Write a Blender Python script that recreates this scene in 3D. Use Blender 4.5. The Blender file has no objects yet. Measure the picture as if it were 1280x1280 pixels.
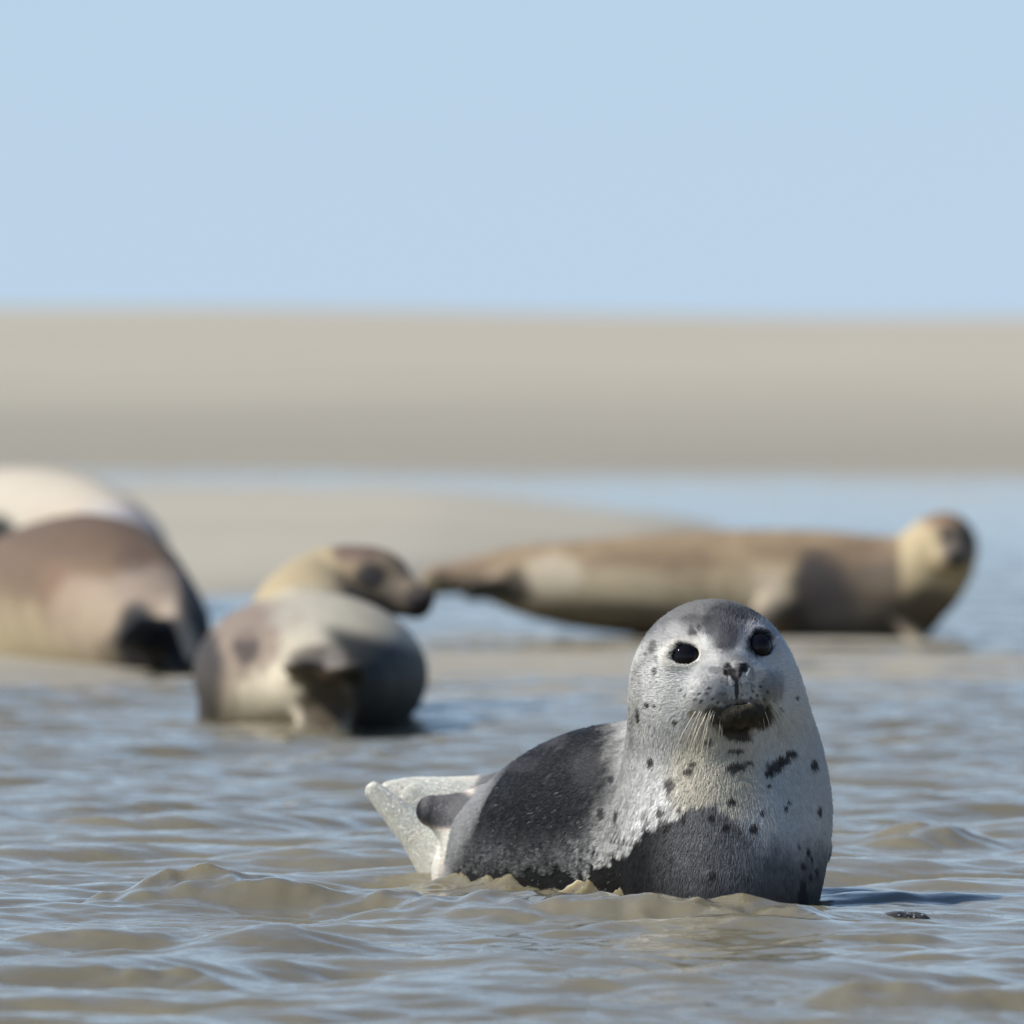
import bpy, math, os
import numpy as np
from mathutils import Vector
R = math.radians
SC = bpy.context.scene
C = SC.collection
rng = np.random.default_rng(7)

# ------------------------------------------------------------------ camera
CAM_H = 0.68          # metres above the water
FPX = 15000.0         # focal length in photograph pixels (1280 wide)
HOR = 450.0           # photograph row of the true horizon
cam_d = bpy.data.cameras.new('camera')
cam = bpy.data.objects.new('camera', cam_d); C.objects.link(cam)
cam.location = (0, 0, CAM_H)
cam.rotation_euler = (R(90) - math.atan((640 - HOR) / FPX), 0, 0)
cam_d.sensor_width = 36; cam_d.lens = 36 * FPX / 1280
cam_d.clip_start = 0.5; cam_d.clip_end = 9000
cam_d.dof.use_dof = True
cam_d.dof.focus_distance = 14.75
cam_d.dof.aperture_fstop = 9.3
cam_d.dof.aperture_blades = 0
SC.camera = cam

# ------------------------------------------------------------------ light
SUN = Vector((-0.70, -0.21, 0.68)).normalized()      # towards the sun
elev = math.asin(SUN.z); azim = math.atan2(SUN.x, SUN.y)
w = bpy.data.worlds.new('World'); SC.world = w; w.use_nodes = True
nt = w.node_tree; nt.nodes.clear()
sky = nt.nodes.new('ShaderNodeTexSky'); sky.sky_type = 'NISHITA'; sky.sun_disc = False
sky.sun_elevation = elev; sky.sun_rotation = azim
sky.air_density = 1.0; sky.dust_density = 0.0; sky.ozone_density = 3.0; sky.altitude = 0
tint = nt.nodes.new('ShaderNodeMixRGB'); tint.blend_type = 'MULTIPLY'; tint.inputs[0].default_value = 1
tint.inputs[2].default_value = (0.90, 1.0, 1.13, 1)
geo = nt.nodes.new('ShaderNodeNewGeometry'); sxy = nt.nodes.new('ShaderNodeSeparateXYZ')     # low haze band of the sky, by elevation
tcw = nt.nodes.new('ShaderNodeTexCoord'); nt.links.new(tcw.outputs['Generated'], sxy.inputs[0])
hz = nt.nodes.new('ShaderNodeMapRange'); hz.inputs[1].default_value = 0.0; hz.inputs[2].default_value = 0.48
hz.inputs[3].default_value = 0.93; hz.inputs[4].default_value = 0.0
hmx = nt.nodes.new('ShaderNodeMixRGB'); hmx.inputs[2].default_value = (4.90, 6.52, 8.40, 1)
nt.links.new(sxy.outputs[2], hz.inputs[0]); nt.links.new(hz.outputs[0], hmx.inputs[0]); nt.links.new(tint.outputs[0], hmx.inputs[1])
bg = nt.nodes.new('ShaderNodeBackground'); bg.inputs[1].default_value = 0.08
ow = nt.nodes.new('ShaderNodeOutputWorld')
nt.links.new(sky.outputs[0], tint.inputs[1]); nt.links.new(hmx.outputs[0], bg.inputs[0]); nt.links.new(bg.outputs[0], ow.inputs[0])
sl = bpy.data.lights.new('sun', 'SUN'); sl.energy = 5.0; sl.angle = R(0.53); sl.color = (1.0, 0.95, 0.87)
so = bpy.data.objects.new('sun', sl); C.objects.link(so)
so.rotation_euler = SUN.to_track_quat('Z', 'Y').to_euler(); so.location = SUN * 40
SC.view_settings.view_transform = 'Standard'; SC.view_settings.look = 'None'
SC.view_settings.exposure = 0.30; SC.view_settings.gamma = 1.0
try:
    SC.cycles_curves.shape = 'RIBBONS'; SC.cycles_curves.subdivisions = 2
except Exception: pass
try:
    SC.cycles.sample_clamp_indirect = 6; SC.cycles.max_bounces = 6
    SC.cycles.caustics_reflective = False; SC.cycles.caustics_refractive = False
except Exception: pass
SC.render.film_transparent = False

# ------------------------------------------------------------------ helpers
def at(px, py, d):
    "photograph pixel and distance -> world point (used to place things at their real size)"
    return np.array([(px - 640) / FPX * d, d, CAM_H + (HOR - py) / FPX * d])

def px_of(P):
    "world points -> photograph pixels"
    d = P[:, 1]
    return 640 + P[:, 0] * FPX / d, HOR + (CAM_H - P[:, 2]) * FPX / d

def ss(a, b, x):
    t = np.clip((x - a) / (b - a), 0, 1); return t * t * (3 - 2 * t)

_perm = np.random.default_rng(3).permutation(256).astype(np.int32)
_grad = np.random.default_rng(4).normal(size=(256, 3)).astype(np.float32)
_grad /= np.linalg.norm(_grad, axis=1, keepdims=True)
def noise(P, f=1.0, oct=1, seed=0):
    "gradient noise, about -1..1"
    out = np.zeros(len(P), np.float32); a = 1.0; tot = 0
    for o in range(oct):
        Q = np.asarray(P, np.float32) * f + seed * 17.31 + o * 5.7
        I = np.floor(Q).astype(np.int32); F = Q - I
        U = F * F * F * (F * (F * 6 - 15) + 10)
        r = np.zeros(len(P), np.float32)
        for dx in (0, 1):
            for dy in (0, 1):
                for dz in (0, 1):
                    h = _perm[(I[:, 0] + dx) & 255]; h = _perm[(h + I[:, 1] + dy) & 255]; h = _perm[(h + I[:, 2] + dz) & 255]
                    g = _grad[h]
                    dot = g[:, 0] * (F[:, 0] - dx) + g[:, 1] * (F[:, 1] - dy) + g[:, 2] * (F[:, 2] - dz)
                    r += dot * (U[:, 0] if dx else 1 - U[:, 0]) * (U[:, 1] if dy else 1 - U[:, 1]) * (U[:, 2] if dz else 1 - U[:, 2])
        out += r * a * 1.6; tot += a; a *= 0.5; f *= 2
    return out / tot

def mesh_obj(name, V, F, mat, parent=None, col=None, extra=None, smooth=True):
    V = np.asarray(V, np.float32); F = np.asarray(F, np.int32)
    me = bpy.data.meshes.new(name)
    me.vertices.add(len(V)); me.vertices.foreach_set('co', V.ravel())
    n = F.shape[1]
    me.loops.add(F.size); me.loops.foreach_set('vertex_index', F.ravel())
    me.polygons.add(len(F))
    me.polygons.foreach_set('loop_start', np.arange(0, F.size, n, dtype=np.int32))
    me.polygons.foreach_set('use_smooth', np.full(len(F), smooth))
    me.update(calc_edges=True)
    if col is not None:
        a = me.color_attributes.new('coat', 'FLOAT_COLOR', 'POINT')
        a.data.foreach_set('color', np.concatenate([col, np.ones((len(col), 1))], 1).astype(np.float32).ravel())
    for k, v in (extra or {}).items():
        a = me.attributes.new(k, 'FLOAT', 'POINT'); a.data.foreach_set('value', np.asarray(v, np.float32))
    o = bpy.data.objects.new(name, me); C.objects.link(o)
    if mat: me.materials.append(mat)
    if parent: o.parent = parent; o.matrix_parent_inverse = parent.matrix_world.inverted()
    return o

def tag(o, label=None, cat=None, group=None, kind=None):
    if label: o['label'] = label
    if cat: o['category'] = cat
    if group: o['group'] = group
    if kind: o['kind'] = kind

def empty(name, loc):
    o = bpy.data.objects.new(name, None); C.objects.link(o); o.location = loc
    bpy.context.view_layer.update()
    return o

# ---- implicit surfaces -> one continuous mesh
def smin(a, b, k):
    h = np.maximum(k - np.abs(a - b), 0) / k
    return np.minimum(a, b) - h * h * k * 0.25
def smax(a, b, k): return -smin(-a, -b, k)
def ell(P, c, r, M=None):
    Q = P - np.asarray(c, np.float32)
    if M is not None: Q = Q @ M
    r = np.asarray(r, np.float32)
    k0 = np.linalg.norm(Q / r, axis=1); k1 = np.linalg.norm(Q / (r * r), axis=1) + 1e-9
    return k0 * (k0 - 1) / k1
def seg(P, a, b, ra, rb):
    a = np.asarray(a, np.float32); b = np.asarray(b, np.float32); ab = b - a
    t = np.clip(((P - a) @ ab) / float(ab @ ab), 0, 1)
    return np.linalg.norm(P - a - t[:, None] * ab, axis=1) - (ra + (rb - ra) * t)
def spline(pts, n):
    pts = np.asarray(pts, float); m = len(pts)
    P = np.vstack([2 * pts[0] - pts[1], pts, 2 * pts[-1] - pts[-2]]); out = []
    for i in range(m - 1):
        p0, p1, p2, p3 = P[i:i + 4]
        for k in range(n):
            t = k / n
            out.append(0.5 * (2 * p1 + (p2 - p0) * t + (2 * p0 - 5 * p1 + 4 * p2 - p3) * t * t + (3 * p1 - p0 - 3 * p2 + p3) * t ** 3))
    out.append(pts[-1]); return np.array(out)
def chain(P, pts, n=4, k=0.01):
    S = spline(pts, n); d = None
    for i in range(len(S) - 1):
        e = seg(P, S[i, :3], S[i + 1, :3], S[i, 3], S[i + 1, 3])
        d = e if d is None else smin(d, e, k)
    return d
def slab(P, a, b, nrm, ra, rb, thick):
    "flattened tapered limb from a to b; nrm is its thin direction"
    a = np.asarray(a, float); b = np.asarray(b, float); nrm = np.asarray(nrm, float)
    ax = b - a; ax /= np.linalg.norm(ax); nrm = nrm - ax * (nrm @ ax); nrm /= np.linalg.norm(nrm)
    s = ra / thick; Q = P - a.astype(np.float32)
    Q = Q + np.outer(Q @ nrm.astype(np.float32), (s - 1) * nrm).astype(np.float32)
    return seg(Q, (0, 0, 0), b - a, ra, rb) / s ** 0.5

def grad(fn, P, e):
    g = np.empty_like(P)
    for i in range(3):
        d = np.zeros(3, np.float32); d[i] = e
        g[:, i] = (fn(P + d) - fn(P - d)) / (2 * e)
    return g
def surface(fn, lo, hi, vox, B=12):
    "naive surface nets over the blocks the surface crosses"
    lo = np.asarray(lo, float); hi = np.asarray(hi, float)
    nb = np.ceil((hi - lo) / (vox * B)).astype(int); N = nb * B + 1
    G = np.full(tuple(N), 1.0, np.float32)
    bi = np.stack(np.meshgrid(*[np.arange(k) for k in nb], indexing='ij'), -1).reshape(-1, 3)
    cen = (lo + (bi + 0.5) * B * vox).astype(np.float32)
    dv = fn(cen); keep = np.abs(dv) < B * vox * 1.5
    r = np.arange(B + 1); off = np.stack(np.meshgrid(r, r, r, indexing='ij'), -1).reshape(-1, 3)
    for b, v in zip(bi[~keep], dv[~keep]):
        s = b * B; G[s[0]:s[0] + B + 1, s[1]:s[1] + B + 1, s[2]:s[2] + B + 1] = v
    kb = bi[keep]
    for i in range(0, len(kb), 256):
        q = kb[i:i + 256]; idx = (q[:, None, :] * B + off[None]).reshape(-1, 3)
        G[idx[:, 0], idx[:, 1], idx[:, 2]] = fn((lo + idx * vox).astype(np.float32))
    # cubes with sign change
    S = G < 0
    cs = S[:-1, :-1, :-1].astype(np.int8)
    tot = np.zeros(tuple(N - 1), np.int8)
    for dx in (0, 1):
        for dy in (0, 1):
            for dz in (0, 1):
                tot += S[dx:N[0] - 1 + dx, dy:N[1] - 1 + dy, dz:N[2] - 1 + dz]
    act = (tot > 0) & (tot < 8)
    ci = np.argwhere(act); vid = np.full(act.shape, -1, np.int32); vid[act] = np.arange(len(ci))
    acc = np.zeros((len(ci), 3)); cnt = np.zeros(len(ci))
    corners = [(x, y, z) for x in (0, 1) for y in (0, 1) for z in (0, 1)]
    for a in corners:
        for ax in range(3):
            if a[ax]: continue
            b = list(a); b[ax] = 1
            ga = G[ci[:, 0] + a[0], ci[:, 1] + a[1], ci[:, 2] + a[2]]; gb = G[ci[:, 0] + b[0], ci[:, 1] + b[1], ci[:, 2] + b[2]]
            m = (ga < 0) != (gb < 0); t = ga[m] / (ga[m] - gb[m])
            p = np.tile(np.array(a, float), (m.sum(), 1)); p[:, ax] = t
            acc[m] += p; cnt[m] += 1
    V = lo + (ci + acc / cnt[:, None]) * vox
    F = []
    for ax in range(3):
        sl0 = [slice(1, -1)] * 3; sl0[ax] = slice(0, -1); sl1 = list(sl0); sl1[ax] = slice(1, None)
        s0 = S[tuple(sl0)]; s1 = S[tuple(sl1)]
        for flip, m in ((0, s0 & ~s1), (1, ~s0 & s1)):
            e = np.argwhere(m) + 1; e[:, ax] -= 1
            u, v = (ax + 1) % 3, (ax + 2) % 3
            q = []
            for du, dv_ in ((1, 1), (0, 1), (0, 0), (1, 0)):
                c = e.copy(); c[:, u] -= du; c[:, v] -= dv_
                q.append(vid[c[:, 0], c[:, 1], c[:, 2]])
            q = np.stack(q, 1)
            if flip: q = q[:, ::-1]
            F.append(q)
    F = np.concatenate(F); F = F[(F >= 0).all(1)]
    V = V.astype(np.float32)
    for _ in range(2):                       # settle on the true surface
        g = grad(fn, V, vox * 0.5); f = fn(V)
        st = f[:, None] * g / np.maximum((g * g).sum(1), 0.2)[:, None]
        L = np.linalg.norm(st, axis=1, keepdims=True)
        V = V - st * np.minimum(1, vox * 0.6 / np.maximum(L, 1e-9))
    g = grad(fn, V, vox * 0.8); Nn = g / np.maximum(np.linalg.norm(g, axis=1, keepdims=True), 1e-9)
    return V, F, Nn

# ---- node materials
def mat_new(name):
    m = bpy.data.materials.new(name); m.use_nodes = True
    n = m.node_tree; b = n.nodes['Principled BSDF']; return m, n, b
def N_(n, t, **kw):
    x = n.nodes.new(t)
    for k, v in kw.items(): setattr(x, k, v)
    return x
def tex_noise(n, scale, detail=4, rough=0.55, vec=None):
    t = N_(n, 'ShaderNodeTexNoise'); t.inputs['Scale'].default_value = scale
    t.inputs['Detail'].default_value = detail; t.inputs['Roughness'].default_value = rough
    if vec is not None: n.links.new(vec, t.inputs['Vector'])
    return t
def bump(n, b, height, strength, dist):
    bp = N_(n, 'ShaderNodeBump'); bp.inputs['Strength'].default_value = strength; bp.inputs['Distance'].default_value = dist
    n.links.new(height, bp.inputs['Height']); n.links.new(bp.outputs[0], b.inputs['Normal']); return bp

# fur seen as a skin: coat colour from markings, with some shade and sparkle painted in
def mat_coat(name, rough=0.6, fine=420.0, bumpd=0.0012, spec=0.35):
    m, n, b = mat_new(name)
    a = N_(n, 'ShaderNodeAttribute', attribute_name='coat')
    g = N_(n, 'ShaderNodeNewGeometry')
    t = tex_noise(n, fine, 3, 0.6, g.outputs['Position'])
    mr = N_(n, 'ShaderNodeMapRange'); mr.inputs[1].default_value = 0.3; mr.inputs[2].default_value = 0.7
    mr.inputs[3].default_value = 0.78; mr.inputs[4].default_value = 1.18
    n.links.new(t.outputs[0], mr.inputs[0])
    mx = N_(n, 'ShaderNodeVectorMath', operation='SCALE')
    n.links.new(a.outputs['Color'], mx.inputs[0]); n.links.new(mr.outputs[0], mx.inputs['Scale'])
    n.links.new(mx.outputs[0], b.inputs['Base Color'])
    b.inputs['Roughness'].default_value = rough; b.inputs['Specular IOR Level'].default_value = spec
    bump(n, b, t.outputs[0], 0.6, bumpd)
    return m
M_coat = mat_coat('seal_coat', 0.55, spec=0.2)
M_coat_far = mat_coat('seal_coat_far', 0.6, 120, 0.003, spec=0.12)

M_fur, n, b = mat_new('seal_fur')
a = N_(n, 'ShaderNodeAttribute', attribute_name='coat')
n.links.new(a.outputs['Color'], b.inputs['Base Color'])
g = N_(n, 'ShaderNodeNewGeometry')
sk = N_(n, 'ShaderNodeAttribute', attribute_name='skin_normal'); so_ = N_(n, 'ShaderNodeAttribute', attribute_name='soaked')
k1 = N_(n, 'ShaderNodeMapRange'); k1.inputs[3].default_value = 0.22; k1.inputs[4].default_value = 0.65; n.links.new(so_.outputs['Fac'], k1.inputs[0])
mxn = N_(n, 'ShaderNodeMix', data_type='VECTOR'); n.links.new(k1.outputs[0], mxn.inputs[0]); n.links.new(sk.outputs['Vector'], mxn.inputs[4]); n.links.new(g.outputs['Normal'], mxn.inputs[5])
vn = N_(n, 'ShaderNodeVectorMath', operation='NORMALIZE'); n.links.new(mxn.outputs[1], vn.inputs[0]); n.links.new(vn.outputs[0], b.inputs['Normal'])
k2 = N_(n, 'ShaderNodeMapRange'); k2.inputs[3].default_value = 0.55; k2.inputs[4].default_value = 0.28; n.links.new(so_.outputs['Fac'], k2.inputs[0]); n.links.new(k2.outputs[0], b.inputs['Roughness'])
k3 = N_(n, 'ShaderNodeMapRange'); k3.inputs[3].default_value = 0.10; k3.inputs[4].default_value = 0.45; n.links.new(so_.outputs['Fac'], k3.inputs[0]); n.links.new(k3.outputs[0], b.inputs['Specular IOR Level'])

M_eye, n, b = mat_new('wet_eye')
b.inputs['Base Color'].default_value = (0.006, 0.005, 0.006, 1); b.inputs['Roughness'].default_value = 0.03
b.inputs['IOR'].default_value = 1.3
M_whisker, n, b = mat_new('whisker_keratin')
b.inputs['Base Color'].default_value = (0.62, 0.58, 0.48, 1); b.inputs['Roughness'].default_value = 0.3
M_whisker_dark, n, b = mat_new('whisker_dark')
b.inputs['Base Color'].default_value = (0.12, 0.10, 0.08, 1); b.inputs['Roughness'].default_value = 0.35

# murky water: opaque silt brown under a smooth dielectric surface
M_water, n, b = mat_new('murky_water')
g = N_(n, 'ShaderNodeNewGeometry')
t1 = tex_noise(n, 1.3, 3, 0.6, g.outputs['Position'])
cr = N_(n, 'ShaderNodeValToRGB')
cr.color_ramp.elements[0].position = 0.35; cr.color_ramp.elements[0].color = (0.146, 0.130, 0.086, 1)
cr.color_ramp.elements[1].position = 0.68; cr.color_ramp.elements[1].color = (0.190, 0.171, 0.117, 1)
n.links.new(t1.outputs[0], cr.inputs[0])
fo = N_(n, 'ShaderNodeAttribute', attribute_name='foam')
mxf = N_(n, 'ShaderNodeMixRGB'); mxf.inputs[2].default_value = (0.62, 0.58, 0.48, 1)
tf = N_(n, 'ShaderNodeTexVoronoi'); tf.inputs['Scale'].default_value = 160; n.links.new(g.outputs['Position'], tf.inputs['Vector'])
mf = N_(n, 'ShaderNodeMath', operation='LESS_THAN'); mf.inputs[1].default_value = 0.30; n.links.new(tf.outputs['Distance'], mf.inputs[0])
mf2 = N_(n, 'ShaderNodeMath', operation='MULTIPLY'); n.links.new(mf.outputs[0], mf2.inputs[0]); n.links.new(fo.outputs['Fac'], mf2.inputs[1])
n.links.new(mf2.outputs[0], mxf.inputs[0]); n.links.new(cr.outputs[0], mxf.inputs[1])
n.links.new(mxf.outputs[0], b.inputs['Base Color'])
b.inputs['Roughness'].default_value = 0.04; b.inputs['IOR'].default_value = 1.34
mp = N_(n, 'ShaderNodeMapping'); mp.inputs['Scale'].default_value = (1.0, 0.8, 1.0)
n.links.new(g.outputs['Position'], mp.inputs[0])
t2 = tex_noise(n, 38, 4, 0.55, mp.outputs[0]); t2.inputs['Distortion'].default_value = 0.6
bump(n, b, t2.outputs[0], 0.13, 0.006)
b.inputs['Subsurface Weight'].default_value = 0.7; b.inputs['Subsurface Radius'].default_value = (1.0, .8, .5); b.inputs['Subsurface Scale'].default_value = 0.05

M_sand, n, b = mat_new('beach_sand')
g = N_(n, 'ShaderNodeNewGeometry')
mp = N_(n, 'ShaderNodeMapping'); mp.inputs['Scale'].default_value = (0.35, 1.0, 1.0); n.links.new(g.outputs['Position'], mp.inputs[0])
ta = tex_noise(n, 0.35, 5, 0.6, mp.outputs[0]); tb = tex_noise(n, 5.0, 4, 0.65, g.outputs['Position'])
cr = N_(n, 'ShaderNodeValToRGB')
cr.color_ramp.elements[0].position = 0.3; cr.color_ramp.elements[0].color = (0.345, 0.317, 0.256, 1)
cr.color_ramp.elements[1].position = 0.7; cr.color_ramp.elements[1].color = (0.404, 0.372, 0.299, 1)
ad = N_(n, 'ShaderNodeMath', operation='ADD'); md = N_(n, 'ShaderNodeMath', operation='MULTIPLY_ADD')
md.inputs[1].default_value = 0.35; md.inputs[2].default_value = -0.17
n.links.new(tb.outputs[0], md.inputs[0]); n.links.new(ta.outputs[0], ad.inputs[0]); n.links.new(md.outputs[0], ad.inputs[1])
n.links.new(ad.outputs[0], cr.inputs[0])
sx = N_(n, 'ShaderNodeSeparateXYZ'); n.links.new(g.outputs['Position'], sx.inputs[0])
dpa = N_(n, 'ShaderNodeAttribute', attribute_name='damp')
wet = N_(n, 'ShaderNodeMapRange')       # sand stays damp above the water's edge
wet.inputs[3].default_value = 1.0; wet.inputs[4].default_value = 0.72
n.links.new(dpa.outputs['Fac'], wet.inputs[0])
mx = N_(n, 'ShaderNodeVectorMath', operation='SCALE'); n.links.new(cr.outputs[0], mx.inputs[0]); n.links.new(wet.outputs[0], mx.inputs['Scale'])
n.links.new(mx.outputs[0], b.inputs['Base Color']); b.inputs['Roughness'].default_value = 0.85; b.inputs['Specular IOR Level'].default_value = 0.2
bump(n, b, tb.outputs[0], 0.5, 0.03)

# ------------------------------------------------------------------ ground: one sand sheet to the horizon
def D(py): return CAM_H * FPX / (py - HOR)      # distance of the water surface seen at a photograph row
def sand_height(X, Y):
    P = np.stack([X.ravel(), Y.ravel(), np.zeros(X.size)], 1)
    nz = noise(P, 0.12, 3, 2).reshape(X.shape); nf = noise(P, 0.9, 3, 5).reshape(X.shape)
    px = 640 + X * FPX / np.maximum(Y, 1)
    z = np.full(X.shape, -0.22)
    # far bank: rises from its water line to a flat crest
    edge = D(590) + 3.0 * (px - 300) / 1000 * -1.0 + nz * 1.2
    t = (Y - edge)
    bank = np.where(t < 0, np.maximum(t * 0.05, -0.22), 0.10 * (1 - np.exp(-t / 2.0)) + 1.10 * ss(2, 46, t) + nz * 0.05)
    bank += -0.09 * ss(200, 1100, px) * ss(5, 40, t)
    z = np.maximum(z, bank)
    # sandbar behind the seals, thinning out to the right
    y0 = 34.5; y1 = D(622)
    cy = 47.5 - 0.5 * ss(500, 900, px)
    hw = 12.9 - 10.5 * ss(300, 1100, px)
    e = 1 - ((Y - cy) / hw) ** 2
    bar = 0.13 * np.sign(e) * np.abs(e) ** 0.6 * (1 - 0.8 * ss(500, 900, px)) - 0.05 * ss(800, 1000, px) + nz * 0.01
    z = np.maximum(z, np.where(e > -1, bar, -0.22))
    # low spit under the seals on the left, barely awash
    e2 = 1 - ((Y - 27.5) / 3.6) ** 2 - ((px + 200) / 470) ** 2
    z = np.maximum(z, np.where(e2 > -0.5, 0.030 * e2 + 0.006 * nf, -0.22))
    # thin ribs of wet sand among the seals
    e3 = 1 - ((Y - 26.6) / 3.2) ** 2 - ((px - 780) / 620) ** 2
    rib = 0.001 + 0.008 * e3 + 0.020 * noise(P * np.array([0.7, 3.2, 1]), 1.0, 2, 9).reshape(X.shape) - 0.004
    z = np.maximum(z, np.where(e3 > 0, rib, -0.22))
    return z
ud = np.concatenate([np.array([-8, -4, -2, -1, -.6, -.35, -.22, -.16]), np.linspace(-.12, .12, 150), np.array([.16, .22, .35, .6, 1, 2, 4, 8])])
yd = np.concatenate([[-60, -20, 0, 8, 14, 18], np.linspace(20, 36, 160), 36 * (130 / 36) ** np.linspace(0.004, 1, 260), [160, 220, 320, 500, 900, 1700, 3200, 6000]])
X = ud[None, :] * np.maximum(yd[:, None], 14); Y = np.repeat(yd[:, None], len(ud), 1)
def grid_faces(nr, nc):
    i = np.arange(nr * nc).reshape(nr, nc)
    return np.stack([i[:-1, :-1], i[:-1, 1:], i[1:, 1:], i[1:, :-1]], -1).reshape(-1, 4)
Z = sand_height(X, Y)
sand = mesh_obj('sand', np.stack([X, Y, Z], -1).reshape(-1, 3), grid_faces(*X.shape), M_sand, extra={'damp': np.where(Y > 66, 1 - ss(.0, .75, Z + .05 * np.sin(X * .21)), .9 * (1 - ss(.0, .07, Z))).ravel()}); tag(sand, kind='structure')

# ------------------------------------------------------------------ water with real waves
def wave_tile(L, N, peak, slope, spread, seed, lo=0.0, hi=1e9, tail=3.4, wind=(0.35, -1.0)):
    r = np.random.default_rng(seed); k = np.fft.fftfreq(N, L / N) * 2 * np.pi
    KX, KY = np.meshgrid(k, k, indexing='ij'); K = np.hypot(KX, KY); K[0, 0] = 1
    kp = 2 * np.pi / peak; wd = np.array(wind) / np.hypot(*wind)
    c = np.abs(KX * wd[0] + KY * wd[1]) / K
    A = (K ** -tail) * np.exp(-0.9 * (kp / K) ** 2) * (0.12 + c ** spread); A[0, 0] = 0
    A[(2 * np.pi / K < lo) | (2 * np.pi / K > hi)] = 0
    H = A * (r.normal(size=A.shape) + 1j * r.normal(size=A.shape))
    f = np.fft.ifft2(H); h = f.real
    gx = np.fft.ifft2(1j * KX * H).real; gy = np.fft.ifft2(1j * KY * H).real
    s = slope / np.sqrt((gx ** 2 + gy ** 2).mean())
    dx = np.fft.ifft2(-1j * KX / K * H).real; dy = np.fft.ifft2(-1j * KY / K * H).real
    return L, N, (h * s).astype(np.float32), (dx * s).astype(np.float32), (dy * s).astype(np.float32)
def sample(tile, X, Y, which, ang=0.0):
    L, N = tile[:2]; T = tile[which]; ca, sa = math.cos(ang), math.sin(ang)
    u = (X * ca - Y * sa) / L * N; v = (X * sa + Y * ca) / L * N
    i = np.floor(u).astype(int); j = np.floor(v).astype(int); a = u - i; b_ = v - j
    g = lambda p, q: T[p % N, q % N]
    return (g(i, j) * (1 - a) * (1 - b_) + g(i + 1, j) * a * (1 - b_) + g(i, j + 1) * (1 - a) * b_ + g(i + 1, j + 1) * a * b_)
T1 = wave_tile(4.3, 768, 0.50, 0.120, 2, 11, tail=3.0)
T2 = wave_tile(1.37, 512, 0.15, 0.095, 1.5, 12, tail=2.7)
# (column, crest row, distance, half width m, height m, front m, back m)
CRESTS = [(255, 14.86, .125, .040, .10, .05), (385, 14.75, .10, .014, .09, .05), (110, 14.9, .09, .015, .08, .05),
          (215, 13.12, .10, .016, .07, .05), (160, 13.9, .12, .010, .07, .05), (340, 13.85, .07, .013, .07, .04),
          (1130, 12.45, .16, .018, .09, .06), (1160, 16.75, .075, .026, .10, .07), (1000, 17.3, .10, .014, .1, .07),
          (1085, 14.0, .10, .012, .08, .05), (430, 20.2, .10, .022, .15, .1), (880, 21.0, .16, .02, .15, .1), (1150, 20.5, .16, .024, .15, .1),
          (620, 14.62, .14, .026, .13, .08), (820, 14.50, .17, .024, .16, .10), (985, 14.42, .14, .016, .14, .09),
          (500, 14.72, .06, .014, .08, .05),
          (300, 24.0, .3, .022, .2, .12), (120, 24.3, .3, .02, .2, .12)]
def water_fields(X, Y):
    calm = 1 - 0.45 * np.exp(-((X - .18) / .35) ** 2 - ((Y - 15.2) / .45) ** 2)
    far = 1 - 0.55 * ss(20, 30, Y)
    far2 = 1 - 0.7 * ss(34, 60, Y)
    w1 = calm * far * far2; w2 = far2 * (1 - 0.4 * ss(22, 40, Y))
    h = sample(T1, X, Y, 2) * w1 + sample(T2, X, Y, 2, 0.6) * w2
    dx = (sample(T1, X, Y, 3) * w1) * 0.75; dy = (sample(T1, X, Y, 4) * w1) * 0.75
    P = np.stack([X.ravel(), Y.ravel(), np.zeros(X.size)], 1)
    n1 = noise(P, 7.0, 2, 3).reshape(X.shape); n2 = noise(P * np.array([1, .6, 1]), 22.0, 2, 6).reshape(X.shape)
    for px, d, hw, H, fr, bk in CRESTS:
        xc = (px - 640) / FPX * d
        near = (np.abs(X - xc) < 3 * hw) & (np.abs(Y - d) < 3 * max(fr, bk) + .1)
        if not near.any(): continue
        x = X[near] - xc; a = n1[near]; c = n2[near]
        y = Y[near] - d - 0.035 * a + 0.25 * x * math.sin(px)
        s = np.where(y < 0, fr, bk)
        h[near] += 1.15 * H * np.exp(-np.abs(x / hw) ** 2.4) * np.exp(-np.abs(y / s) ** 1.45) * (1 + 0.35 * a + 0.42 * c)
    return h, dx, dy
ud = np.concatenate([np.array([-8, -4, -2, -1, -.6, -.35, -.22, -.16, -.13]), np.linspace(-.10, .10, 500), np.array([.13, .16, .22, .35, .6, 1, 2, 4, 8])])
yd = [-60, -20, 0, 6, 9, 10.5]; y = 11.2
while y < 95:
    yd.append(y); y += 0.0075 * (y / 15) ** 1.15 if y < 24 else 0.016 * (y / 24) ** 1.6
yd += [110, 140, 200, 320, 600, 1200, 2500, 6000]; yd = np.array(yd)
X = ud[None, :] * np.maximum(yd[:, None], 11); Y = np.repeat(yd[:, None], len(ud), 1)
inn = (np.abs(ud)[None, :] < .101) & (yd[:, None] > 11) & (yd[:, None] < 96)
h, dx, dy = water_fields(X, Y)
h = np.where(inn, h, 0)
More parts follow.
